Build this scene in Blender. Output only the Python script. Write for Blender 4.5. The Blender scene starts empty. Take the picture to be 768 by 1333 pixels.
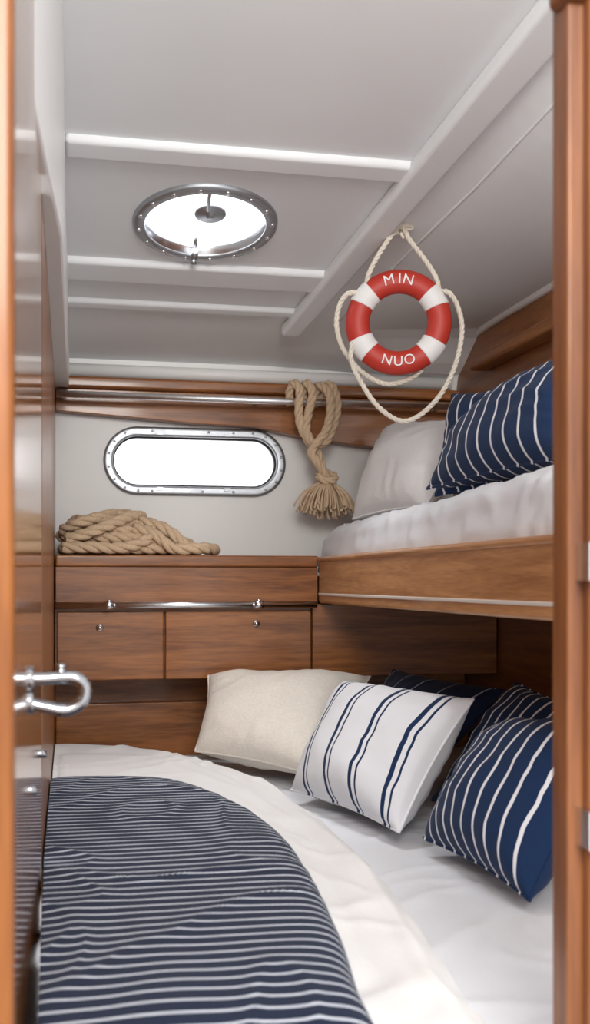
import bpy, math, random
from mathutils import Vector, Matrix, noise
random.seed(4)
CZ = 1.25   # eye height above the sole; geometry below is written relative to eye height
pi = math.pi
# ------------------------------------------------------------------ materials
def newmat(name):
    m = bpy.data.materials.new(name); m.use_nodes = True
    nt = m.node_tree; b = nt.nodes["Principled BSDF"]
    return m, nt, b
def N(nt, t, **kw):
    n = nt.nodes.new(t)
    for k, v in kw.items(): setattr(n, k, v)
    return n
def ramp(nt, stops, interp='LINEAR'):
    r = nt.nodes.new('ShaderNodeValToRGB'); cr = r.color_ramp; cr.interpolation = interp
    while len(cr.elements) < len(stops): cr.elements.new(0.5)
    for e, (p, c) in zip(cr.elements, stops):
        e.position = p; e.color = (c[0], c[1], c[2], 1)
    return r
def wood(name, dark, light, scale=(1.2, 16, 16), rough=0.35, coat=0.25, freq=2.2):
    m, nt, b = newmat(name)
    tc = N(nt, 'ShaderNodeTexCoord'); mp = N(nt, 'ShaderNodeMapping')
    mp.inputs['Scale'].default_value = scale
    nt.links.new(tc.outputs['Object'], mp.inputs['Vector'])
    n1 = N(nt, 'ShaderNodeTexNoise'); n1.inputs['Scale'].default_value = freq
    n1.inputs['Detail'].default_value = 8; n1.inputs['Distortion'].default_value = 0.7
    n2 = N(nt, 'ShaderNodeTexNoise'); n2.inputs['Scale'].default_value = freq * 7; n2.inputs['Detail'].default_value = 6
    nt.links.new(mp.outputs[0], n1.inputs['Vector']); nt.links.new(mp.outputs[0], n2.inputs['Vector'])
    mx = N(nt, 'ShaderNodeMath', operation='MULTIPLY_ADD'); mx.inputs[1].default_value = 0.45
    nt.links.new(n2.outputs[0], mx.inputs[0]); nt.links.new(n1.outputs[0], mx.inputs[2])
    r = ramp(nt, [(0.50, dark), (0.95, light)])
    nt.links.new(mx.outputs[0], r.inputs[0]); nt.links.new(r.outputs[0], b.inputs['Base Color'])
    b.inputs['Roughness'].default_value = rough; b.inputs['Coat Weight'].default_value = coat
    b.inputs['Coat Roughness'].default_value = 0.10; b.inputs['Specular IOR Level'].default_value = 0.35
    bp = N(nt, 'ShaderNodeBump'); bp.inputs['Strength'].default_value = 0.06; bp.inputs['Distance'].default_value = 0.004
    nt.links.new(n2.outputs[0], bp.inputs['Height']); nt.links.new(bp.outputs[0], b.inputs['Normal'])
    return m
def paint(name, col, rough=0.4, spec=0.5, coat=0.0):
    m, nt, b = newmat(name)
    n1 = N(nt, 'ShaderNodeTexNoise'); n1.inputs['Scale'].default_value = 3; n1.inputs['Detail'].default_value = 3
    tc = N(nt, 'ShaderNodeTexCoord'); nt.links.new(tc.outputs['Object'], n1.inputs['Vector'])
    r = ramp(nt, [(0.3, [c * 0.96 for c in col]), (0.7, col)])
    nt.links.new(n1.outputs[0], r.inputs[0]); nt.links.new(r.outputs[0], b.inputs['Base Color'])
    b.inputs['Roughness'].default_value = rough; b.inputs['Specular IOR Level'].default_value = spec
    b.inputs['Coat Weight'].default_value = coat
    return m
def metal(name, col=(0.62, 0.63, 0.65), rough=0.22):
    m, nt, b = newmat(name)
    b.inputs['Base Color'].default_value = (*col, 1); b.inputs['Metallic'].default_value = 1
    n1 = N(nt, 'ShaderNodeTexNoise'); n1.inputs['Scale'].default_value = 40
    tc = N(nt, 'ShaderNodeTexCoord'); nt.links.new(tc.outputs['Object'], n1.inputs['Vector'])
    mr = N(nt, 'ShaderNodeMapRange'); mr.inputs['To Min'].default_value = rough * 0.7; mr.inputs['To Max'].default_value = rough * 1.4
    nt.links.new(n1.outputs[0], mr.inputs[0]); nt.links.new(mr.outputs[0], b.inputs['Roughness'])
    return m
def weave_bump(nt, b, tc, scale=260, strength=0.25, dist=0.002, wr=0.12):
    n = N(nt, 'ShaderNodeTexNoise'); n.inputs['Scale'].default_value = scale; n.inputs['Detail'].default_value = 2
    n2 = N(nt, 'ShaderNodeTexNoise'); n2.inputs['Scale'].default_value = 7; n2.inputs['Detail'].default_value = 2; n2.inputs['Distortion'].default_value = 1.0
    nt.links.new(tc.outputs['Object'], n.inputs['Vector']); nt.links.new(tc.outputs['Object'], n2.inputs['Vector'])
    bp = N(nt, 'ShaderNodeBump'); bp.inputs['Strength'].default_value = strength; bp.inputs['Distance'].default_value = dist
    bp2 = N(nt, 'ShaderNodeBump'); bp2.inputs['Strength'].default_value = wr; bp2.inputs['Distance'].default_value = 0.02
    nt.links.new(n.outputs[0], bp.inputs['Height']); nt.links.new(n2.outputs[0], bp2.inputs['Height'])
    nt.links.new(bp2.outputs[0], bp.inputs['Normal']); nt.links.new(bp.outputs[0], b.inputs['Normal'])
    b.inputs['Roughness'].default_value = 0.9; b.inputs['Specular IOR Level'].default_value = 0.2
    b.inputs['Sheen Weight'].default_value = 0.05
def fabric(name, col, var=0.97, **kw):
    m, nt, b = newmat(name)
    tc = N(nt, 'ShaderNodeTexCoord'); weave_bump(nt, b, tc, **kw)
    n = N(nt, 'ShaderNodeTexNoise'); n.inputs['Scale'].default_value = 160
    nt.links.new(tc.outputs['Object'], n.inputs['Vector'])
    r = ramp(nt, [(0.3, [c * var for c in col]), (0.7, col)])
    nt.links.new(n.outputs[0], r.inputs[0]); nt.links.new(r.outputs[0], b.inputs['Base Color'])
    return m
def striped(name, stops, period, axis=0, offset=0.0, wob=0.0012, wobscale=3.0, coord='UV', **kw):
    m, nt, b = newmat(name)
    tc = N(nt, 'ShaderNodeTexCoord'); weave_bump(nt, b, tc, **kw)
    sp = N(nt, 'ShaderNodeSeparateXYZ'); nt.links.new(tc.outputs[coord], sp.inputs[0])
    n = N(nt, 'ShaderNodeTexNoise'); n.inputs['Scale'].default_value = wobscale; n.inputs['Detail'].default_value = 1
    nt.links.new(tc.outputs['Object'], n.inputs['Vector'])
    ma = N(nt, 'ShaderNodeMath', operation='MULTIPLY_ADD'); ma.inputs[1].default_value = wob
    nt.links.new(n.outputs[0], ma.inputs[0]); nt.links.new(sp.outputs[axis], ma.inputs[2])
    d = N(nt, 'ShaderNodeMath', operation='MULTIPLY_ADD'); d.inputs[1].default_value = 1 / period; d.inputs[2].default_value = 50 + offset
    nt.links.new(ma.outputs[0], d.inputs[0])
    fr = N(nt, 'ShaderNodeMath', operation='FRACT'); nt.links.new(d.outputs[0], fr.inputs[0])
    r = ramp(nt, stops, 'CONSTANT'); nt.links.new(fr.outputs[0], r.inputs[0]); nt.links.new(r.outputs[0], b.inputs['Base Color'])
    return m

TD, TL_ = (0.130, 0.039, 0.009), (0.37, 0.138, 0.036)
M_wx = wood('teak_grain_x', TD, TL_)
M_wz = wood('teak_grain_z', TD, TL_, scale=(14, 14, 1.2))
M_wy = wood('teak_grain_y', (0.32, 0.135, 0.05), (0.62, 0.32, 0.14), scale=(16, 1.2, 16), rough=0.4, coat=0.15)
M_wyd = wood('teak_panel_grain_y', (0.16, 0.050, 0.012), (0.37, 0.14, 0.037), scale=(14, 1.0, 14))
M_door = wood('varnished_door_wood', (0.20, 0.058, 0.009), (0.46, 0.17, 0.034), scale=(12, 12, 0.9), rough=0.18, coat=0.9)
M_post = wood('post_wood', (0.105, 0.034, 0.011), (0.23, 0.084, 0.028), scale=(14, 14, 1.0), rough=0.4, coat=0.15)
M_postl = wood('varnished_post_wood', (0.15, 0.044, 0.007), (0.29, 0.10, 0.019), scale=(14, 14, 1.0), rough=0.35, coat=0.1)
M_white = paint('white_gelcoat', (0.81, 0.81, 0.80), 0.4, 0.35)
M_ceil = paint('ceiling_panel_white', (0.785, 0.80, 0.81), 0.6, 0.22)
M_steel = metal('stainless_steel', (0.70, 0.71, 0.73), 0.22)
M_rail = metal('rail_steel', (0.90, 0.91, 0.93), 0.34)
M_handle = metal('polished_handle_steel', (0.36, 0.365, 0.38), 0.12)
M_brushed = metal('brushed_frame_steel', (0.44, 0.46, 0.49), 0.42)
M_dark = paint('dark_gasket', (0.03, 0.03, 0.035), 0.5)
M_sheet = fabric('white_cotton', (0.75, 0.765, 0.80), strength=0.08, wr=0.07)
M_lining = fabric('duvet_lining_cotton', (0.75, 0.745, 0.74), strength=0.08, wr=0.06)
M_linen = fabric('cream_linen', (0.75, 0.70, 0.63), var=0.9, scale=180, strength=0.5)
M_waffle = fabric('off_white_weave', (0.88, 0.88, 0.88), scale=160, strength=0.4)
NAVY = (0.009, 0.027, 0.080); NAVYD = (0.008, 0.015, 0.039); WH = (0.74, 0.75, 0.78)
M_str = striped('navy_white_stripe_cloth', [(0, NAVY), (0.83, WH)], 0.040)
M_str2 = striped('navy_white_wide_stripe_cloth', [(0, NAVY), (0.86, WH)], 0.052)
M_navy = striped('navy_pinstripe_cloth', [(0, (0.012, 0.022, 0.06)), (0.95, (0.35, 0.4, 0.5))], 0.09)
M_wstr = striped('white_navy_stripe_cloth', [(0, WH), (0.60, NAVY), (0.70, WH), (0.80, NAVY), (0.85, WH)], 0.115)
M_duvet = striped('navy_pinstripe_duvet_cloth', [(0, NAVYD), (0.80, (0.50, 0.54, 0.60))], 0.029, axis=1, wob=0.012, wobscale=0.9, coord='Object', wr=0.12)
M_rope = fabric('manila_rope_fibre', (0.70, 0.52, 0.35), scale=500, strength=0.6, wr=0.0, var=0.8)
M_rope2 = fabric('cotton_rope_fibre', (0.78, 0.72, 0.62), scale=500, strength=0.6, wr=0.0)
M_red = paint('red_ring_paint', (0.48, 0.032, 0.018), 0.5)
M_rwhite = paint('white_ring_paint', (0.8, 0.79, 0.78), 0.5)
M_highlight = paint('rail_highlight_paint', (0.72, 0.66, 0.60), 0.45)  # pale colour carries the painted highlight on the bunk rail
M_glass, nt, b = newmat('window_glass')
nt.nodes.remove(b); out = nt.nodes['Material Output']
tr = N(nt, 'ShaderNodeBsdfTransparent'); gl = N(nt, 'ShaderNodeBsdfGlossy'); gl.inputs['Roughness'].default_value = 0.03
mx = N(nt, 'ShaderNodeMixShader'); mx.inputs[0].default_value = 0.05
nt.links.new(tr.outputs[0], mx.inputs[1]); nt.links.new(gl.outputs[0], mx.inputs[2]); nt.links.new(mx.outputs[0], out.inputs[0])

# ------------------------------------------------------------------ mesh helpers
COL = bpy.context.scene.collection
def mk(name, verts, faces, mat, parent=None, smooth=False, bevel=0, seg=3, uv=None):
    me = bpy.data.meshes.new(name); me.from_pydata([tuple(v) for v in verts], [], faces)
    if not uv:
        import bmesh
        bm = bmesh.new(); bm.from_mesh(me)
        bmesh.ops.recalc_face_normals(bm, faces=bm.faces); bm.to_mesh(me); bm.free()
    else:
        lay = me.uv_layers.new(name='cloth')
        for lp in me.loops: lay.data[lp.index].uv = uv[lp.vertex_index]
    o = bpy.data.objects.new(name, me); COL.objects.link(o)
    me.materials.append(mat)
    if smooth: me.polygons.foreach_set('use_smooth', [True] * len(me.polygons))
    if bevel:
        md = o.modifiers.new('bevel', 'BEVEL'); md.width = bevel; md.segments = seg; md.limit_method = 'ANGLE'
        me.polygons.foreach_set('use_smooth', [True] * len(me.polygons))
        wn = o.modifiers.new('wn', 'WEIGHTED_NORMAL'); wn.keep_sharp = True
    if parent: o.parent = parent
    return o
def empty(name, loc=(0, 0, 0), rot=(0, 0, 0)):
    e = bpy.data.objects.new(name, None); COL.objects.link(e); e.location = loc; e.rotation_euler = rot
    e.empty_display_size = 0.1; return e
HEXF = [(0, 1, 2, 3), (4, 7, 6, 5), (0, 4, 5, 1), (1, 5, 6, 2), (2, 6, 7, 3), (3, 7, 4, 0)]
def box(name, x0, x1, y0, y1, z0, z1, mat, parent=None, bevel=0.003):
    v = [(x0, y0, z0), (x1, y0, z0), (x1, y1, z0), (x0, y1, z0), (x0, y0, z1), (x1, y0, z1), (x1, y1, z1), (x0, y1, z1)]
    return mk(name, v, HEXF, mat, parent, bevel=bevel)
def _pr(name, v, n, mat, parent, bevel):
    f = [tuple(range(n)), tuple(range(n, 2 * n))] + [(i, (i + 1) % n, n + (i + 1) % n, n + i) for i in range(n)]
    return mk(name, v, f, mat, parent, bevel=bevel)
def prism(name, foot, z0, z1, mat, parent=None, bevel=0.003):
    return _pr(name, [(x, y, z0) for x, y in foot] + [(x, y, z1) for x, y in foot], len(foot), mat, parent, bevel)
def prism_x(name, poly, x0, x1, mat, parent=None, bevel=0.003):
    return _pr(name, [(x0, y, z) for y, z in poly] + [(x1, y, z) for y, z in poly], len(poly), mat, parent, bevel)
def prism_y(name, poly, y0, y1, mat, parent=None, bevel=0.003):
    return _pr(name, [(x, y0, z) for x, z in poly] + [(x, y1, z) for x, z in poly], len(poly), mat, parent, bevel)
def cr(pts, n=10, closed=False):
    P = [Vector(p) for p in pts]; out = []; m = len(P)
    rng = range(m) if closed else range(m - 1)
    for i in rng:
        if closed: a, b_, c, d = P[(i - 1) % m], P[i], P[(i + 1) % m], P[(i + 2) % m]
        else: a, b_, c, d = P[max(i - 1, 0)], P[i], P[i + 1], P[min(i + 2, m - 1)]
        for k in range(n):
            t = k / n
            out.append(0.5 * ((2 * b_) + (c - a) * t + (2 * a - 5 * b_ + 4 * c - d) * t * t + (3 * b_ - a - 3 * c + d) * t ** 3))
    if not closed: out.append(P[-1])
    return out
def resample(path, step):
    out = [path[0]]; acc = 0
    for a, b_ in zip(path, path[1:]):
        L = (b_ - a).length
        if L < 1e-9: continue
        d = step - acc
        while d <= L:
            out.append(a.lerp(b_, d / L)); d += step
        acc = L - (d - step)
    return out
def frames(path):
    fr = []; T = (path[1] - path[0]).normalized()
    up = Vector((0, 0, 1)) if abs(T.z) < 0.9 else Vector((1, 0, 0))
    nrm = (up - T * up.dot(T)).normalized()
    for i in range(len(path)):
        a = path[max(i - 1, 0)]; b_ = path[min(i + 1, len(path) - 1)]
        T = (b_ - a).normalized() if (b_ - a).length > 1e-9 else T
        nrm = (nrm - T * nrm.dot(T)).normalized()
        fr.append((T, nrm, T.cross(nrm)))
    return fr
class Geo:
    def __init__(s): s.v = []; s.f = []
    def add(s, v, f):
        o = len(s.v); s.v += [tuple(p) for p in v]; s.f += [tuple(i + o for i in q) for q in f]
    def tube(s, path, r, n=10, closed=False, cap=True):
        path = [Vector(p) for p in path]; fr = frames(path); v = []; f = []
        for i, (p, (T, a, b_)) in enumerate(zip(path, fr)):
            rr = r(i / (len(path) - 1)) if callable(r) else r
            for k in range(n):
                t = 2 * pi * k / n; v.append(p + (a * math.cos(t) + b_ * math.sin(t)) * rr)
        m = len(path)
        for i in range(m if closed else m - 1):
            for k in range(n):
                j = (i + 1) % m
                f.append((i * n + k, i * n + (k + 1) % n, j * n + (k + 1) % n, j * n + k))
        if cap and not closed: f += [tuple(range(n)), tuple(range((m - 1) * n, m * n))]
        s.add(v, f)
    def rope(s, pts, r, smooth=10, pitch=6.5, closed=False):
        path = cr(pts, smooth, closed)
        path = resample(path, r * 0.55)
        if len(path) < 3: return
        fr = frames(path)
        for st in range(3):
            ph = st * 2 * pi / 3; q = []
            for i, (p, (T, a, b_)) in enumerate(zip(path, fr)):
                t = ph + i * r * 0.55 / (r * pitch) * 2 * pi
                q.append(p + (a * math.cos(t) + b_ * math.sin(t)) * r * 0.47)
            s.tube(q, r * 0.56, 7)
    def box(s, x0, x1, y0, y1, z0, z1):
        s.add([(x0, y0, z0), (x1, y0, z0), (x1, y1, z0), (x0, y1, z0), (x0, y0, z1), (x1, y0, z1), (x1, y1, z1), (x0, y1, z1)], HEXF)
    def dome(s, c, r, h, ax, n=10):
        ax = Vector(ax).normalized(); up = Vector((0, 0, 1)) if abs(ax.z) < 0.9 else Vector((1, 0, 0))
        a = ax.cross(up).normalized(); b_ = ax.cross(a); c = Vector(c); v = []; f = []
        prof = [(1, 0), (1, 0.35), (0.8, 0.75), (0.4, 0.97)]
        for pr, ph in prof:
            for k in range(n):
                t = 2 * pi * k / n; v.append(c + (a * math.cos(t) + b_ * math.sin(t)) * r * pr + ax * h * ph)
        v.append(c + ax * h)
        for i in range(3):
            for k in range(n): f.append((i * n + k, i * n + (k + 1) % n, (i + 1) * n + (k + 1) % n, (i + 1) * n + k))
        for k in range(n): f.append((3 * n + k, 3 * n + (k + 1) % n, 4 * n))
        s.add(v, f)
    def obj(s, name, mat, parent=None, smooth=True): return mk(name, s.v, s.f, mat, parent, smooth)
def tubeobj(name, pts, r, mat, parent=None, n=14, closed=False):
    g = Geo(); g.tube(pts, r, n, closed); return g.obj(name, mat, parent)
def stad(r, L, n=48):
    out = []
    for k in range(n):
        t = 2 * pi * (k + 0.5) / n; x, y = r * math.cos(t), r * math.sin(t)
        out.append((x + (L if x > 0 else -L), y))
    return out
def sweep(name, prof, L, mat, parent=None, n=64, fill=False, smooth=True):
    v = []; f = []
    for r, h in prof: v += [(x, y, h) for x, y in stad(r, L, n)]
    for i in range(len(prof) - 1):
        for k in range(n): f.append((i * n + k, i * n + (k + 1) % n, (i + 1) * n + (k + 1) % n, (i + 1) * n + k))
    if fill: f += [tuple(range(n)), tuple(range((len(prof) - 1) * n, len(prof) * n))]
    return mk(name, v, f, mat, parent, smooth)
def bake(o):
    dg = bpy.context.evaluated_depsgraph_get(); dg.update()
    me = bpy.data.meshes.new_from_object(o.evaluated_get(dg)); o.modifiers.clear(); o.data = me
def cut(o, cutter):
    md = o.modifiers.new('hole', 'BOOLEAN'); md.operation = 'DIFFERENCE'; md.object = cutter; md.solver = 'EXACT'
    bake(o); bpy.data.objects.remove(cutter)
def wallx(y): return -0.02 + max(0.0, (y - 1.78)) * 0.011

# ------------------------------------------------------------------ ceiling
def xbeam(y): return 0.69 + (3.28 - y) * 0.155
def sst(t): t = max(0, min(1, t)); return t * t * (3 - 2 * t)
def ceilz(x, y):
    base = 1.46 - 0.21 * y; xb = xbeam(y) + 0.03
    if x <= xb: return base
    zr = 0.80 - 0.12 * sst((y - 3.3) / 0.3)
    return base + (zr - base) * (x - xb) / (1.31 - xb)
NY = 40; NXL = 10; NXR = 12; v = []; f = []
for j in range(NY + 1):
    y = 1.45 + (3.66 - 1.45) * j / NY; xb = xbeam(y) + 0.03
    xs = [-0.12 + (xb + 0.12) * i / NXL for i in range(NXL)] + [xb + (1.42 - xb) * i / NXR for i in range(NXR + 1)]
    for x in xs: v.append((x, y, ceilz(x, y)))
W = NXL + NXR + 1
for j in range(NY):
    for i in range(W - 1): f.append((j * W + i, j * W + i + 1, (j + 1) * W + i + 1, (j + 1) * W + i))
nv = len(v); v2 = v + [(x, y, z + 0.04) for x, y, z in v]; f2 = f + [tuple(i + nv for i in reversed(q)) for q in f]
for i in range(W - 1):
    f2.append((i, i + nv, i + 1 + nv, i + 1)); k = NY * W; f2.append((k + i, k + i + 1, k + i + 1 + nv, k + i + nv))
for j in range(NY):
    f2.append((j * W, (j + 1) * W, (j + 1) * W + nv, j * W + nv)); k = W - 1; f2.append((j * W + k, j * W + k + nv, (j + 1) * W + k + nv, (j + 1) * W + k))
ceiling = mk('ceiling', v2, f2, M_ceil)
HX, HY = 0.36, 2.75; HZ = ceilz(HX, HY); tilt = -math.atan(0.21)
c = sweep('cutter', [(0.148, -0.15), (0.148, 0.2)], 0, M_ceil, fill=True)
c.location = (HX, HY, HZ); c.rotation_euler = (tilt, 0, 0)
cut(ceiling, c)
def ceil_beam(name, x0, x1, yc, w, d):
    q = [(x0, yc - w / 2), (x1, yc - w / 2), (x1, yc + w / 2), (x0, yc + w / 2)]
    vv = [(x, y, 1.46 - 0.21 * y - d) for x, y in q] + [(x, y, 1.46 - 0.21 * y + 0.005) for x, y in q]
    return mk(name, vv, HEXF, M_ceil, bevel=0.010, seg=4)
ceil_beam('trim_1', 0.02, xbeam(2.46) + 0.01, 2.46, 0.065, 0.018)
ceil_beam('trim_2', 0.02, xbeam(3.0) + 0.01, 3.0, 0.10, 0.018)
ceil_beam('trim_3', 0.02, xbeam(3.19) + 0.01, 3.20, 0.04, 0.014)
vv = []; ff = []; K = 16
for i in range(K + 1):
    y = 1.45 + (3.30 - 1.45) * i / K; x = xbeam(y); z = 1.46 - 0.21 * y
    wd = 0.03 + 0.012 * (3.3 - y)
    vv += [(x - wd, y, z + 0.004), (x - wd, y, z - 0.034), (x + wd, y, z - 0.034), (x + wd, y, z + 0.004)]
for i in range(K):
    for k in range(4): ff.append((4 * i + k, 4 * i + (k + 1) % 4, 4 * i + 4 + (k + 1) % 4, 4 * i + 4 + k))
ff += [(0, 1, 2, 3), (4 * K, 4 * K + 1, 4 * K + 2, 4 * K + 3)]
mk('trim_4', vv, ff, M_ceil, bevel=0.012, seg=4)
g = Geo(); g.tube([(x, y, ceilz(x, y) + 0.001) for x, y in [(1.02, 1.8), (0.985, 2.14), (0.95, 2.45), (0.905, 2.75), (0.86, 3.05), (0.82, 3.3)]], 0.004, 8)
g.obj('trim_5', M_ceil)

# ------------------------------------------------------------------ walls
wb = box('wall_back', -0.06, 1.36, 3.60, 3.65, -1.25, 0.80, M_white, bevel=0)
PX, PZ = 0.44, 0.386
c = sweep('cutter', [(0.079, -0.15), (0.079, 0.15)], 0.184, M_white, fill=True)
c.location = (PX, 3.62, PZ); c.rotation_euler = (pi / 2, 0, 0); cut(wb, c)
prism('wall_left', [(-0.06, 1.78), (-0.02, 1.78), (0.0, 3.60), (-0.06, 3.60)], -1.25, 0.66, M_wz)
prism('trim_6', [(-0.10, 1.45), (-0.025, 1.45), (0.012, 2.0), (0.042, 3.6), (-0.10, 3.6)], 0.60, 1.20, M_white, bevel=0.006)
wr_ = empty('wall_right')
rp = [(1.2, -1.25), (3.60, -1.25), (3.60, 0.60), (3.565, 0.69), (3.50, 0.755), (3.40, 0.79), (3.2, 0.80), (1.2, 0.80)]
prism_x('wood_lining', rp, 1.31, 1.34, M_wyd, wr_, bevel=0)
prism_x('hull_side', [(1.2, -1.25), (3.65, -1.25), (3.65, 0.85), (1.2, 0.85)], 1.342, 1.36, M_white, wr_, bevel=0)
tubeobj('moulding', cr([(1.308, y, z) for y, z in [(1.2, 0.80), (2.2, 0.80), (2.9, 0.80), (3.2, 0.80), (3.40, 0.79), (3.50, 0.755), (3.565, 0.69), (3.59, 0.60), (3.595, 0.5)]], 8), 0.014, M_white, wr_)
prism_x('wall_fiddle', [(2.2, 0.655), (3.3, 0.655), (3.3, 0.685), (2.2, 0.70)], 1.25, 1.312, M_wyd, wr_, bevel=0.01)
box('floor', -0.6, 1.36, -0.6, 3.65, -1.30, -1.25, M_wx, bevel=0)
tubeobj('trim_7', [(0.04, 3.59, 0.665), (0.6, 3.59, 0.665), (1.3, 3.59, 0.665)], 0.022, M_white)
val = empty('wooden_valance')
low = [(0.0, 0.530), (0.2, 0.518), (0.42, 0.503), (0.62, 0.498), (0.72, 0.480), (0.85, 0.458), (1.0, 0.443), (1.2, 0.432), (1.305, 0.428)]
prism_y('valance_board', [(1.305, 0.60), (0.0, 0.60)] + low, 3.545, 3.598, M_wx, val, bevel=0.003)
box('top_ledge', 0.0, 1.305, 3.52, 3.598, 0.60, 0.635, M_wx, val, bevel=0.008)
tubeobj('rail_tube', [(0.003, 3.46, 0.568), (1.305, 3.46, 0.568)], 0.0105, M_rail, val)
g = Geo()
for x in (0.02, 0.62, 1.22): g.tube([(x, 3.46, 0.568), (x, 3.55, 0.568)], 0.006, 10)
g.obj('rail_standoffs', M_steel, val)

# ------------------------------------------------------------------ shelf & lockers
lk = empty('storage_locker')
box('shelf_top', 0.0, 0.749, 3.192, 3.598, 0.045, 0.078, M_wx, lk, bevel=0.006)
box('apron_board', 0.0, 0.749, 3.205, 3.24, -0.07, 0.045, M_wx, lk, bevel=0.002)
box('carcass', 0.0, 1.305, 3.225, 3.598, -0.268, -0.07, M_wx, lk, bevel=0)
box('locker_door_1', 0.004, 0.300, 3.20, 3.225, -0.274, -0.082, M_wx, lk, bevel=0.004)
box('locker_door_2', 0.305, 0.728, 3.20, 3.225, -0.274, -0.082, M_wx, lk, bevel=0.004)
box('end_panel', 0.733, 1.305, 3.203, 3.225, -0.274, -0.062, M_wx, lk, bevel=0.003)
g = Geo()
for x, z in ((0.121, -0.126), (0.566, -0.118)):
    g.dome((x, 3.201, z), 0.011, 0.006, (0, -1, 0), 16); g.dome((x, 3.196, z), 0.006, 0.008, (0, -1, 0), 12)
g.obj('push_knobs', M_steel, lk)
box('recess_panel', 0.0, 1.305, 3.48, 3.5, -0.60, -0.27, M_wx, lk, bevel=0)
box('recess_board', 0.0, 1.305, 3.44, 3.48, -0.60, -0.362, M_wx, lk, bevel=0.006)
tubeobj('rail_tube', [(0.0, 3.155, -0.063), (0.735, 3.155, -0.063)], 0.0095, M_steel, lk)
g = Geo()
for x in (0.145, 0.565):
    g.tube([(x, 3.155, -0.063), (x, 3.205, -0.055)], 0.006, 10)
    g.tube([(x - 0.013, 3.155, -0.063), (x + 0.013, 3.155, -0.063)], 0.0125, 14)
    g.dome((x, 3.155, -0.052), 0.006, 0.006, (0, 0, 1), 12)
g.obj('rail_brackets', M_steel, lk)

# ------------------------------------------------------------------ upper bunk
ub = empty('upper_bunk')
box('bunk_board', 0.772, 1.305, 1.25, 3.598, -0.055, 0.02, M_wyd, ub, bevel=0)
box('side_rail', 0.75, 0.775, 1.25, 3.198, -0.060, 0.072, M_wy, ub, bevel=0.007)
box('rail_cap', 0.744, 0.785, 1.25, 3.19, 0.060, 0.075, M_wy, ub, bevel=0.006)
box('rail_highlight', 0.7465, 0.752, 1.25, 3.19, -0.037, -0.030, M_highlight, ub, bevel=0.002)  # thin raised strip imitating the bright highlight low on the side rail
def fold(x, y, z=0.0, a=1.0, s=1.0):
    q = Vector((x * s, y * s, z * s))
    n1 = noise.noise(q * 3.1 + Vector((7, 1, 3)))
    w = noise.noise(Vector((q.x * 4 + n1 * 2, q.y * 9 + n1 * 3, 1.7)))
    r = 1 - abs(w) * 2
    return a * (n1 * 0.5 + max(0, r) ** 3 * 0.5)
vv = []; ff = []; NYm = 120; y0, y1 = 1.3, 3.32
sec = []
for k in range(9): sec.append((0.792 - 0.012 * math.sin(pi * k / 8), 0.022 + 0.012 * k))
for k in range(1, 11):
    t = pi / 2 * k / 10; sec.append((0.792 + 0.055 * (1 - math.cos(t)), 0.116 + 0.055 * math.sin(t)))
for k in range(1, 26): sec.append((0.847 + (1.30 - 0.847) * k / 25, 0.171 + 0.02 * math.sin(pi * k / 50)))
S = len(sec)
for j in range(NYm + 1):
    y = y0 + (y1 - y0) * j / NYm; e = min(1, (y1 - y) / 0.07); e = math.sqrt(max(0, 1 - (1 - e) ** 2))
    for x, z in sec:
        zz = 0.022 + (z - 0.022) * (0.25 + 0.75 * e) + (0.03 * (3.2 - y) / 1.5) * ((z - 0.022) / 0.17)
        d = fold(x * 1.5 + z * 2, y, 0.3, 0.012) * min(1, (z - 0.022) / 0.06)
        vv.append((x - d * (1 if z < 0.15 else 0.2), y, zz + d * (1 if z > 0.12 else 0)))
for j in range(NYm):
    for i in range(S - 1): ff.append((j * S + i, j * S + i + 1, (j + 1) * S + i + 1, (j + 1) * S + i))
ff.append(tuple(range(NYm * S, NYm * S + S)))
mk('mattress', vv, ff, M_sheet, ub, smooth=True)

# ------------------------------------------------------------------ lower bed
bed = empty('double_bed')
box('berth_box', 0.003, 1.305, 0.95, 3.435, -1.25, -0.74, M_wx, bed, bevel=0.004)
box('berth_lip', 0.003, 1.305, 0.93, 0.96, -1.25, -0.66, M_wx, bed, bevel=0.006)
vv = []; ff = []; nx, ny = 110, 200; x0, x1, y0, y1 = -0.016, 1.303, 0.965, 3.435; zt = -0.515
for j in range(ny + 1):
    for i in range(nx + 1):
        x = x0 + (x1 - x0) * i / nx; y = y0 + (y1 - y0) * j / ny
        ed = min(x - x0, x1 - x, y - y0, y1 - y) / 0.05; e = 1 if ed >= 1 else math.sqrt(max(0, 1 - (1 - ed) ** 2))
        z = zt - 0.05 * (1 - e) + fold(x * 1.3, y * 0.9, 0.5, 0.012) * e - 0.004
        vv.append((max(x, wallx(y) + 0.002), y, z))
Wd = nx + 1
for j in range(ny):
    for i in range(nx): ff.append((j * Wd + i, j * Wd + i + 1, (j + 1) * Wd + i + 1, (j + 1) * Wd + i))
nb = len(vv); per = [i for i in range(nx + 1)] + [j * Wd + nx for j in range(1, ny + 1)] + [ny * Wd + i for i in range(nx - 1, -1, -1)] + [j * Wd for j in range(ny - 1, 0, -1)]
for p in per: vv.append((vv[p][0], vv[p][1], -0.74))
for k in range(len(per)):
    k2 = (k + 1) % len(per); ff.append((per[k], per[k2], nb + k2, nb + k))
ff.append(tuple(nb + k for k in range(len(per))))
mk('mattress', vv, ff, M_sheet, bed, smooth=True)

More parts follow.
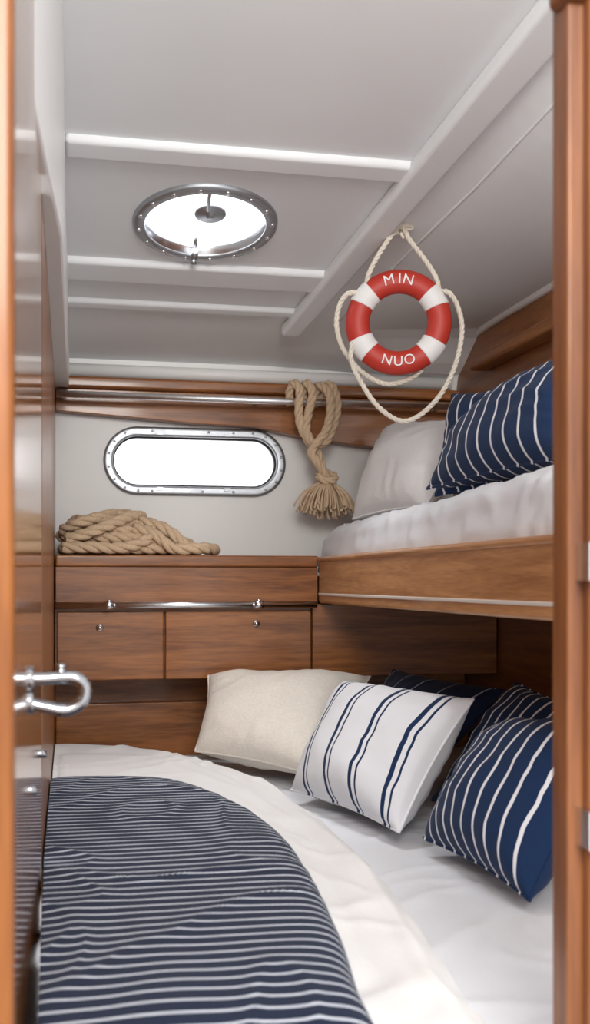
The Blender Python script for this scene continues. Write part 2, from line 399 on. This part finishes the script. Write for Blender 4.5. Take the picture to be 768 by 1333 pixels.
duv = empty('duvet')
def blanket(name, outline, ctr, zb, h, mat, rp_, amp, seed, n_r=70, edgefold=0.0):
    path = cr([(x, y, 0) for x, y in outline], 14, True)
    path = resample(path + [path[0]], 0.016)[:-1]
    n = len(path); C = Vector((ctr[0], ctr[1], 0)); v = []; f = []
    rs = [math.sin(pi / 2 * i / n_r) ** 0.9 for i in range(n_r + 1)]
    for i in range(1, n_r + 1):
        r = rs[i]
        for k in range(n):
            p = C.lerp(path[k], r)
            prof = (1 - r ** rp_) ** 0.5 if r < 1 else 0
            w = fold(p.x + seed, p.y * 0.6, seed, amp)
            # long folds running parallel with the turned-back edge
            ef = edgefold * (noise.noise(Vector((k * 0.022, r * 13, seed))) + 0.25 * noise.noise(Vector((k * 0.08, r * 8, seed)))) * r ** 4
            if r > .999: ef = 0
            v.append((max(wallx(p.y) + 0.003, p.x), p.y, zb + h * prof + (w + ef) * min(1, prof * 2)))
    v.append((C.x, C.y, zb + h)); cidx = len(v) - 1
    for i in range(n_r - 1):
        for k in range(n):
            f.append((i * n + k, i * n + (k + 1) % n, (i + 1) * n + (k + 1) % n, (i + 1) * n + k))
    for k in range(n): f.append((cidx, (k + 1) % n, k))
    return mk(name, v, f, mat, duv, smooth=True)
outW = [(-0.02, 3.34), (0.12, 3.36), (0.26, 3.28), (0.38, 3.02), (0.47, 2.72), (0.515, 2.36), (0.53, 2.0), (0.525, 1.75), (0.50, 1.45), (0.465, 1.2), (0.43, 0.99), (0.2, 0.975), (-0.02, 0.98), (-0.05, 1.6), (-0.05, 2.3), (-0.04, 2.9)]
outN = [(-0.03, 2.57), (0.13, 2.60), (0.25, 2.52), (0.335, 2.32), (0.385, 2.03), (0.388, 1.75), (0.365, 1.45), (0.33, 1.2), (0.295, 1.0), (0.15, 0.98), (-0.03, 0.985), (-0.06, 1.3), (-0.06, 1.8), (-0.06, 2.3)]
blanket('white_lining', outW, (0.12, 1.9), -0.515, 0.060, M_lining, 16, 0.012, 2.0, edgefold=0.030)
blanket('striped_cover', outN, (0.12, 1.7), -0.475, 0.056, M_duvet, 14, 0.007, 5.0)

# ------------------------------------------------------------------ pillows
def pillow(BL, BR, TR, TL, T, mat, seed, name='throw_pillow', concave=0.07, ph=None):
    BL, BR, TR, TL = map(Vector, (BL, BR, TR, TL))
    c = (BL + BR + TR + TL) / 4; ax = ((BR - BL) + (TR - TL)) / 2; w = ax.length; ax.normalize()
    ay = ((TL - BL) + (TR - BR)) / 2; h = ay.length; ay = (ay - ax * ay.dot(ax)).normalized(); az = ax.cross(ay)
    off = 0.0 if ph is None else ph - w / 2
    M = Matrix((ax, ay, az)).transposed().to_4x4(); M.translation = c; Mi = M.inverted()
    q = [Mi @ p for p in (BL, BR, TR, TL)]
    n = 46; v = []; f = []; uv = []
    def pt(u, v_, side):
        uu = u * (1 - concave * (1 - abs(v_) ** 1.8)); ww = v_ * (1 - concave * (1 - abs(u) ** 1.8))
        a, b_ = (uu + 1) / 2, (ww + 1) / 2
        p = q[0] * (1 - a) * (1 - b_) + q[1] * a * (1 - b_) + q[2] * a * b_ + q[3] * (1 - a) * b_
        e = max(0, (1 - abs(u) ** 2.4) * (1 - abs(v_) ** 2.4)); t = T / 2 * e ** 0.5
        nz = noise.noise(Vector((u * 1.3 + seed, v_ * 1.3, seed * 1.3 + side)))
        n2 = noise.noise(Vector((u * 2.4 + nz, v_ * 2.4 + seed, side + 3)))
        gth = math.sin(u * 22 + nz * 6 + seed) * abs(v_) ** 5 + math.sin(v_ * 20 + nz * 6) * abs(u) ** 5
        t += (nz * 0.014 + (1 - 2 * abs(n2)) * 0.0040 + gth * 0.0032) * min(1, e * 3)
        return p + Vector((0, 0, side * t))
    sp = lambda s_: math.sin(pi / 2 * s_) * 0.35 + s_ * 0.65
    for side in (1, -1):
        o = len(v)
        for j in range(n + 1):
            for i in range(n + 1):
                uu, ww = sp(2 * i / n - 1), sp(2 * j / n - 1)
                v.append(pt(uu, ww, side)); uv.append((uu * w / 2 + off, ww * h / 2))
        for j in range(n):
            for i in range(n):
                a = o + j * (n + 1) + i; qq = (a, a + 1, a + n + 2, a + n + 1); f.append(qq if side > 0 else tuple(reversed(qq)))
    g = Geo(); g.add(v, f); ring = []
    cs = [(-1 + k / 20, -1) for k in range(40)] + [(1, -1 + k / 20) for k in range(40)] + [(1 - k / 20, 1) for k in range(40)] + [(-1, 1 - k / 20) for k in range(40)]
    g.tube([pt(a, b_, 1) for a, b_ in cs], 0.0032, 6, closed=True)
    for a, b_ in cs: uv += [(a * w / 2 + off, b_ * h / 2)] * 6
    o = mk(name, g.v, g.f, mat, smooth=True, uv=uv)
    o.matrix_world = M
    return o
pillow((.365, 3.0, -.45), (.62, 2.66, -.47), (.86, 3.03, -.262), (.42, 3.15, -.262), .18, M_linen, 1)
pillow((.54, 2.58, -.485), (.66, 2.12, -.49), (.875, 2.28, -.25), (.712, 2.76, -.25), .17, M_wstr, 2)
pillow((.72, 2.88, -.49), (.80, 2.50, -.49), (1.07, 2.58, -.262), (.91, 2.98, -.24), .12, M_navy, 3)
pillow((.83, 2.42, -.49), (.95, 1.98, -.49), (1.08, 2.10, -.26), (1.015, 2.38, -.225), .14, M_str, 4, ph=0.012)
pillow((.69, 2.06, -.49), (.722, 1.640, -.495), (.955, 1.78, -.25), (.89, 2.15, -.29), .19, M_str, 5, ph=0.026)
pillow((.87, 3.26, .19), (.95, 2.82, .20), (1.18, 3.0, .46), (1.02, 3.40, .49), .16, M_waffle, 6)
pillow((.90, 2.60, .21), (1.02, 2.24, .21), (1.14, 2.49, .46), (1.03, 2.84, .50), .11, M_str2, 7, ph=0.02)
pillow((.805, 2.38, .208), (.87, 1.80, .218), (1.0, 1.95, .445), (.985, 2.50, .395), .14, M_str2, 8, ph=0.02)

# ------------------------------------------------------------------ porthole window
w1 = empty('window_1', (PX, 3.60, PZ), (pi / 2, 0, 0)); PL = 0.184
sweep('frame', [(0.079, -0.05), (0.079, 0.008), (0.082, 0.012), (0.086, 0.0125), (0.098, 0.0125), (0.106, 0.012), (0.109, 0.008), (0.109, 0.0)], PL, M_brushed, w1)
sweep('inner_gasket', [(0.079, -0.02), (0.0735, -0.02), (0.0735, -0.006), (0.079, -0.004)], PL, M_dark, w1)
sweep('glass', [(0.078, -0.016), (0.078, -0.012)], PL, M_glass, w1, fill=True, smooth=False)
g = Geo()
for x, y in stad(0.095, PL, 14): g.dome((x, y, 0.012), 0.004, 0.003, (0, 0, 1))
for x, y in ((-0.14, 0.095), (0.12, 0.095), (0.02, -0.095), (0.04, 0.095), (-0.14, -0.095), (0.12, -0.095)):
    g.dome((x, y, 0.012), 0.004, 0.003, (0, 0, 1))
g.obj('bolts', M_brushed, w1)
g = Geo()
for x, y in ((-0.115, -0.088), (0.10, -0.088), (-0.115, 0.088), (0.10, 0.088)):
    g.box(x - 0.010, x + 0.010, y - 0.005, y + 0.005, 0.011, 0.018)
g.obj('dogs', M_brushed, w1, smooth=False)
# ------------------------------------------------------------------ overhead hatch
w2 = empty('window_2', (HX, HY, HZ), (tilt, 0, 0))
sweep('flange', [(0.148, 0.05), (0.148, -0.008), (0.151, -0.012), (0.172, -0.011), (0.177, -0.007), (0.178, 0.002)], 0, M_brushed, w2, n=80)
sweep('inner_ring', [(0.148, 0.026), (0.138, 0.026), (0.136, 0.018), (0.139, 0.008), (0.144, 0.0), (0.148, -0.006)], 0, M_steel, w2, n=80)
sweep('glass', [(0.147, 0.028), (0.147, 0.032)], 0, M_glass, w2, n=80, fill=True, smooth=False)
g = Geo()
for k in range(16):
    t = 2 * pi * (k + .5) / 16; g.dome((0.163 * math.cos(t), 0.163 * math.sin(t), -0.0115), 0.0065, 0.004, (0, 0, -1))
g.obj('bolts', M_steel, w2)
sweep('vent_disc', [(0.040, 0.028), (0.040, 0.022), (0.037, 0.019), (0.012, 0.018), (0.010, 0.012), (0.001, 0.011)], 0, M_brushed, w2, n=40, fill=True).location = (0.012, -0.005, 0)
g = Geo(); g.tube([(-0.005, -0.14, 0.012), (-0.003, -0.09, 0.014), (0.004, -0.03, 0.017)], 0.005, 10)
g.box(-0.020, -0.004, 0.120, 0.165, -0.022, -0.010); g.tube([(-0.012, 0.15, -0.015), (-0.012, 0.15, -0.032)], 0.007, 12); g.tube([(-0.012, 0.12, 0.0), (-0.012, 0.09, 0.012)], 0.005, 10)
g.obj('latch', M_brushed, w2)

# ------------------------------------------------------------------ life ring
RX, RY, RZ = 0.838, 2.70, 0.650
ring = empty('life_ring', (RX, RY, RZ), (0, 0, math.radians(-18)))
R0, r0, d0 = 0.102, 0.030, 0.024
def torus(name, a0, a1, R, r, d, mat, closed=False, n=96):
    v = []; f = []; m = 20; cnt = n if closed else n + 1
    for i in range(cnt):
        a = a0 + (a1 - a0) * i / n
        for k in range(m):
            t = 2 * pi * k / m; rr = R + r * math.cos(t)
            v.append((rr * math.cos(a), d * math.sin(t), rr * math.sin(a)))
    for i in range(n):
        j = (i + 1) % cnt
        for k in range(m): f.append((i * m + k, i * m + (k + 1) % m, j * m + (k + 1) % m, j * m + k))
    if not closed: f += [tuple(range(m)), tuple(range(n * m, n * m + m))]
    return mk(name, v, f, mat, ring, smooth=True)
torus('ring_body', 0, 2 * pi, R0, r0, d0, M_red, True)
for i, a in enumerate((32, 142, 214, 320)):
    torus('white_band_%d' % (i + 1), math.radians(a - 12), math.radians(a + 12), R0, r0 + 0.002, d0 + 0.002, M_rwhite, n=12)
def letter(ch, pos, roty, size):
    cu = bpy.data.curves.new('l', 'FONT'); cu.body = ch; cu.size = size; cu.extrude = 0.0015; cu.align_x = 'CENTER'; cu.align_y = 'CENTER'; cu.offset = 0.0
    o = bpy.data.objects.new('l', cu); COL.objects.link(o)
    dg = bpy.context.evaluated_depsgraph_get(); dg.update()
    me = bpy.data.meshes.new_from_object(o.evaluated_get(dg)); bpy.data.objects.remove(o)
    me.materials.clear(); me.materials.append(M_rwhite)
    l = bpy.data.objects.new('letter_' + ch.lower(), me); COL.objects.link(l); l.parent = ring
    l.matrix_local = Matrix.Translation(pos) @ Matrix.Rotation(roty, 4, 'Y') @ Matrix.Rotation(pi / 2, 4, 'X')
for ch, a in zip("MIN", (-13, 2, 14)):
    t = math.radians(a); letter(ch, (R0 * math.sin(t), -d0 - 0.0005, R0 * math.cos(t)), t, 0.036)
for ch, a in zip("NUO", (-16, 0, 16)):
    t = math.radians(a); letter(ch, (R0 * math.sin(t), -d0 - 0.0005, -R0 * math.cos(t)), -t, 0.035)
g = Geo(); rr = 0.0066
hz = ceilz(RX, RY) - RZ
g.rope([(-0.083, 0.0, 0.09), (-0.072, -0.02, 0.12), (-0.05, -0.012, 0.165), (-0.015, -0.008, 0.218), (0.008, -0.01, 0.236), (0.03, -0.008, 0.20), (0.07, -0.012, 0.145), (0.095, -0.015, 0.10), (0.10, 0.0, 0.075)], rr)
g.rope([(0.095, 0.0, 0.075), (0.125, -0.022, 0.065), (0.148, -0.01, 0.028), (0.157, 0.0, -0.03), (0.137, 0.0, -0.12), (0.09, 0.0, -0.20), (0.02, 0.0, -0.247), (-0.045, 0.0, -0.215), (-0.095, 0.0, -0.145), (-0.118, -0.01, -0.09), (-0.112, -0.02, -0.05)], rr)
g.rope([(-0.09, 0.0, 0.075), (-0.125, -0.02, 0.07), (-0.148, -0.01, 0.04), (-0.154, 0.0, -0.01), (-0.137, 0.02, -0.063), (-0.09, 0.03, -0.118), (-0.03, 0.03, -0.148), (0.03, 0.03, -0.135), (0.06, 0.01, -0.115)], rr)
g.rope([(0.0, -0.004, 0.222), (-0.022, -0.01, 0.232), (-0.012, -0.012, 0.246), (0.02, -0.012, 0.244), (0.034, -0.004, 0.236), (0.01, 0.004, 0.228)], rr)
g.obj('hanging_line', M_rope2, ring)
g = Geo(); g.tube([(0.008, 0.0, hz + 0.004), (0.008, 0.0, hz - 0.006)], 0.024, 20); g.tube(cr([(0.008, 0, hz - 0.005), (0.008, 0, hz - 0.02), (0.012, -0.012, hz - 0.03), (0.006, -0.02, hz - 0.02)], 6), 0.004, 8)
g.obj('ceiling_hook', M_rope2, ring)

# ------------------------------------------------------------------ hanging rope with tassel
hr = empty('hanging_rope'); g = Geo()
X = lambda x, z, y=3.435: (x, y, z)
rh = 0.0145
g.rope([X(.725, .56, 3.49), X(.722, .60, 3.48), X(.730, .625, 3.455), X(.745, .60), X(.742, .54), X(.748, .49), X(.775, .44), X(.80, .41), X(.815, .37), X(.828, .33)], rh)
g.rope([X(.765, .56, 3.49), X(.765, .61, 3.475), X(.772, .625, 3.45), X(.785, .59, 3.43), X(.772, .53, 3.43), X(.765, .475, 3.43), X(.785, .435, 3.42), X(.825, .44, 3.42), X(.852, .49, 3.43), X(.865, .55, 3.43), X(.858, .605, 3.44), X(.842, .625, 3.455), X(.832, .60, 3.475), X(.832, .56, 3.49)], rh)
g.rope([X(.805, .56, 3.49), X(.808, .61, 3.475), X(.815, .62, 3.45), X(.835, .59, 3.42), X(.838, .53, 3.41), X(.822, .47, 3.41), X(.79, .43, 3.40), X(.775, .405, 3.40), X(.79, .375, 3.40), X(.815, .345, 3.41), X(.83, .32, 3.43)], rh)
g.rope([X(.80, .335, 3.42), X(.815, .318, 3.405), X(.845, .318, 3.405), X(.855, .335, 3.43), X(.83, .345, 3.45), X(.80, .335, 3.44)], 0.013)
g.obj('looped_rope', M_rope, hr)
g = Geo()
for i in range(120):
    a = random.uniform(0, 2 * pi); q = math.sqrt(random.random()); L = random.uniform(0.085, 0.115)
    p0 = Vector((.830 + .014 * q * math.cos(a), 3.43 + .014 * q * math.sin(a), .318))
    dx, dy = math.cos(a) * q, math.sin(a) * q * 0.7
    p1 = p0 + Vector((dx * .055, dy * .045, -L * .35)); p2 = p0 + Vector((dx * .085, dy * .065, -L * (1 - .25 * q)))
    p3 = p2 + Vector((random.uniform(-.008, .008), random.uniform(-.006, .006), -.012))
    g.tube(cr([p0, p1, p2, p3], 4), 0.0034, 5)
g.obj('tassel', M_rope, hr)

# ------------------------------------------------------------------ coiled rope on shelf
g = Geo(); sh = 0.081; r = 0.0175
def loop(cx, cy, a, b_, z, ph, turns=1.0, tl=0.0, n=14, jit=0.008):
    out = []
    for k in range(int(n * turns) + 1):
        t = ph + 2 * pi * k / n; q = random.uniform(-jit, jit)
        out.append((max(0.022, cx + (a + q) * math.cos(t)), cy + (b_ + q * .6) * math.sin(t), max(sh + r, z + tl * math.cos(t) + random.uniform(-.002, .004))))
    return out
g.rope(loop(.215, 3.39, .195, .145, sh + r, 0, 1.0, 0), r)
g.rope(loop(.215, 3.385, .165, .105, sh + r, 1, 1.0, 0), r)
g.rope(loop(.205, 3.385, .185, .130, sh + r * 2.6, 2, 1.0, -.010), r)
g.rope(loop(.185, 3.38, .150, .105, sh + r * 3.9, 3, 1.0, -.014), r)
g.rope(loop(.175, 3.37, .120, .080, sh + r * 5.2, 3, 1.2, -.010), r)
g.rope([(.24, 3.30, sh + r * 5.6), (.30, 3.27, sh + r * 4.6), (.34, 3.255, sh + r * 3), (.38, 3.255, sh + r), (.43, 3.28, sh + r), (.465, 3.33, sh + r), (.45, 3.38, sh + r)], r)
g.rope([(.22, 3.27, sh + r * 4.4), (.28, 3.245, sh + r * 3.2), (.33, 3.235, sh + r), (.39, 3.23, sh + r), (.44, 3.25, sh + r)], r)
g.rope([(.03, 3.25, sh + r * 2.4), (.09, 3.235, sh + r * 3.4), (.15, 3.245, sh + r * 4.8), (.21, 3.29, sh + r * 6.2), (.25, 3.36, sh + r * 6.4), (.22, 3.45, sh + r * 5)], r)
g.rope([(.02, 3.32, sh + r * 4.0), (.06, 3.27, sh + r * 5.0), (.12, 3.28, sh + r * 6.0), (.17, 3.35, sh + r * 6.8), (.16, 3.44, sh + r * 5)], r)
g.rope([(.02, 3.235, sh + r), (.10, 3.222, sh + r * 1.1), (.18, 3.225, sh + r), (.25, 3.235, sh + r * 2.2), (.27, 3.28, sh + r * 4.4), (.22, 3.33, sh + r * 6.6), (.14, 3.36, sh + r * 6.8)], r)
g.obj('rope_coil', M_rope)

# ------------------------------------------------------------------ door (left, swung open) and frame
dr = empty('door_1')
def dxy(y): return -0.036 + (y - 0.94) * (0.016 / 0.76)
prism('door_leaf', [(-0.075, .94), (dxy(.94), .94), (dxy(1.70), 1.70), (-0.06, 1.70)], -1.2, 0.95, M_door, dr, bevel=0.004)
g = Geo()
g.tube(cr([(-.036, 1.30, -.108), (-.01, 1.30, -.108), (.016, 1.30, -.107), (.029, 1.30, -.112), (.0335, 1.30, -.122), (.028, 1.30, -.136), (.012, 1.30, -.144), (-.012, 1.30, -.140), (-.036, 1.30, -.134)], 8), 0.0075, 16)
g.tube([(.006, 1.30, -.108), (.006, 1.30, -.094)], 0.006, 14); g.dome((.006, 1.30, -.095), 0.007, 0.004, (0, 0, 1), 14)
g.tube([(-.032, 1.30, -.108), (-.024, 1.30, -.108)], 0.014, 18); g.tube([(-.032, 1.30, -.134), (-.024, 1.30, -.134)], 0.014, 18)
g.obj('lever_handle', M_handle, dr)
g = Geo(); g.tube([(-.034, 1.31, -.235), (-.021, 1.31, -.235)], 0.006, 14); g.tube([(-.03, 1.62, -.24), (-.012, 1.62, -.24)], 0.006, 12)
g.obj('door_studs', M_handle, dr)
prism('trim_8', [(-0.25, .88), (-.031, .88), (-.031, .92), (-0.25, .92)], -1.25, 0.95, M_postl, bevel=0.006)
pf = empty('trim_9')
prism('jamb', [(.479, 1.0), (.60, .99), (.60, 1.035), (.479, 1.035)], -1.25, 0.95, M_post, pf, bevel=0.003)
prism('stop_bead', [(.494, .985), (.60, .975), (.60, 1.0), (.494, 1.0)], -1.25, 0.95, M_post, pf, bevel=0.004)
prism('head_moulding', [(.470, .985), (.60, .97), (.60, 1.03), (.470, 1.03)], .555, 0.95, M_post, pf, bevel=0.01)
g = Geo()
for z in (0.02, -0.232):
    g.box(.487, .494, .975, .9995, z - .018, z + .018); g.tube([(.4905, .972, z - .018), (.4905, .972, z + .018)], 0.0045, 12)
g.obj('hinges', M_steel, pf, smooth=False)

# ------------------------------------------------------------------ light
wd = bpy.data.worlds.new('World'); bpy.context.scene.world = wd; wd.use_nodes = True
bg = wd.node_tree.nodes['Background']; bg.inputs[0].default_value = (0.99, 0.99, 1.0, 1); bg.inputs[1].default_value = 1.65
def area(name, loc, target, size, power, col=(1, 1, 1)):
    l = bpy.data.lights.new(name, 'AREA'); l.energy = power; l.size = size; l.color = col
    o = bpy.data.objects.new(name, l); COL.objects.link(o); o.location = loc
    o.rotation_euler = (Vector(target) - Vector(loc)).to_track_quat('-Z', 'Y').to_euler(); return o
area('front_fill_light', (0.1, -1.0, 1.1), (0.65, 3.2, 0.35), 0.9, 80, (1.0, 0.97, 0.93))  # added unseen fill lamp behind the camera, brightens the cabin from the front
area('hatch_daylight', (0.36, 2.85, 1.35), (0.45, 2.6, -0.5), 0.45, 38, (0.97, 0.985, 1.0))

# ------------------------------------------------------------------ camera
cam = bpy.data.cameras.new('camera'); co = bpy.data.objects.new('camera', cam); COL.objects.link(co)
co.location = (0, 0, 0); co.rotation_euler = (pi / 2, 0, -math.radians(12))
cam.sensor_fit = 'VERTICAL'; cam.sensor_height = 36; cam.sensor_width = 36
cam.lens = 1467 / 1333 * 36; cam.shift_y = 92 / 1333; cam.clip_start = 0.02
cam.dof.use_dof = True; cam.dof.focus_distance = 2.75; cam.dof.aperture_fstop = 5.6
bpy.context.scene.camera = co
bpy.context.scene.view_settings.view_transform = 'Standard'

for o in bpy.context.scene.objects:
    if o.parent is None: o.location.z += CZ
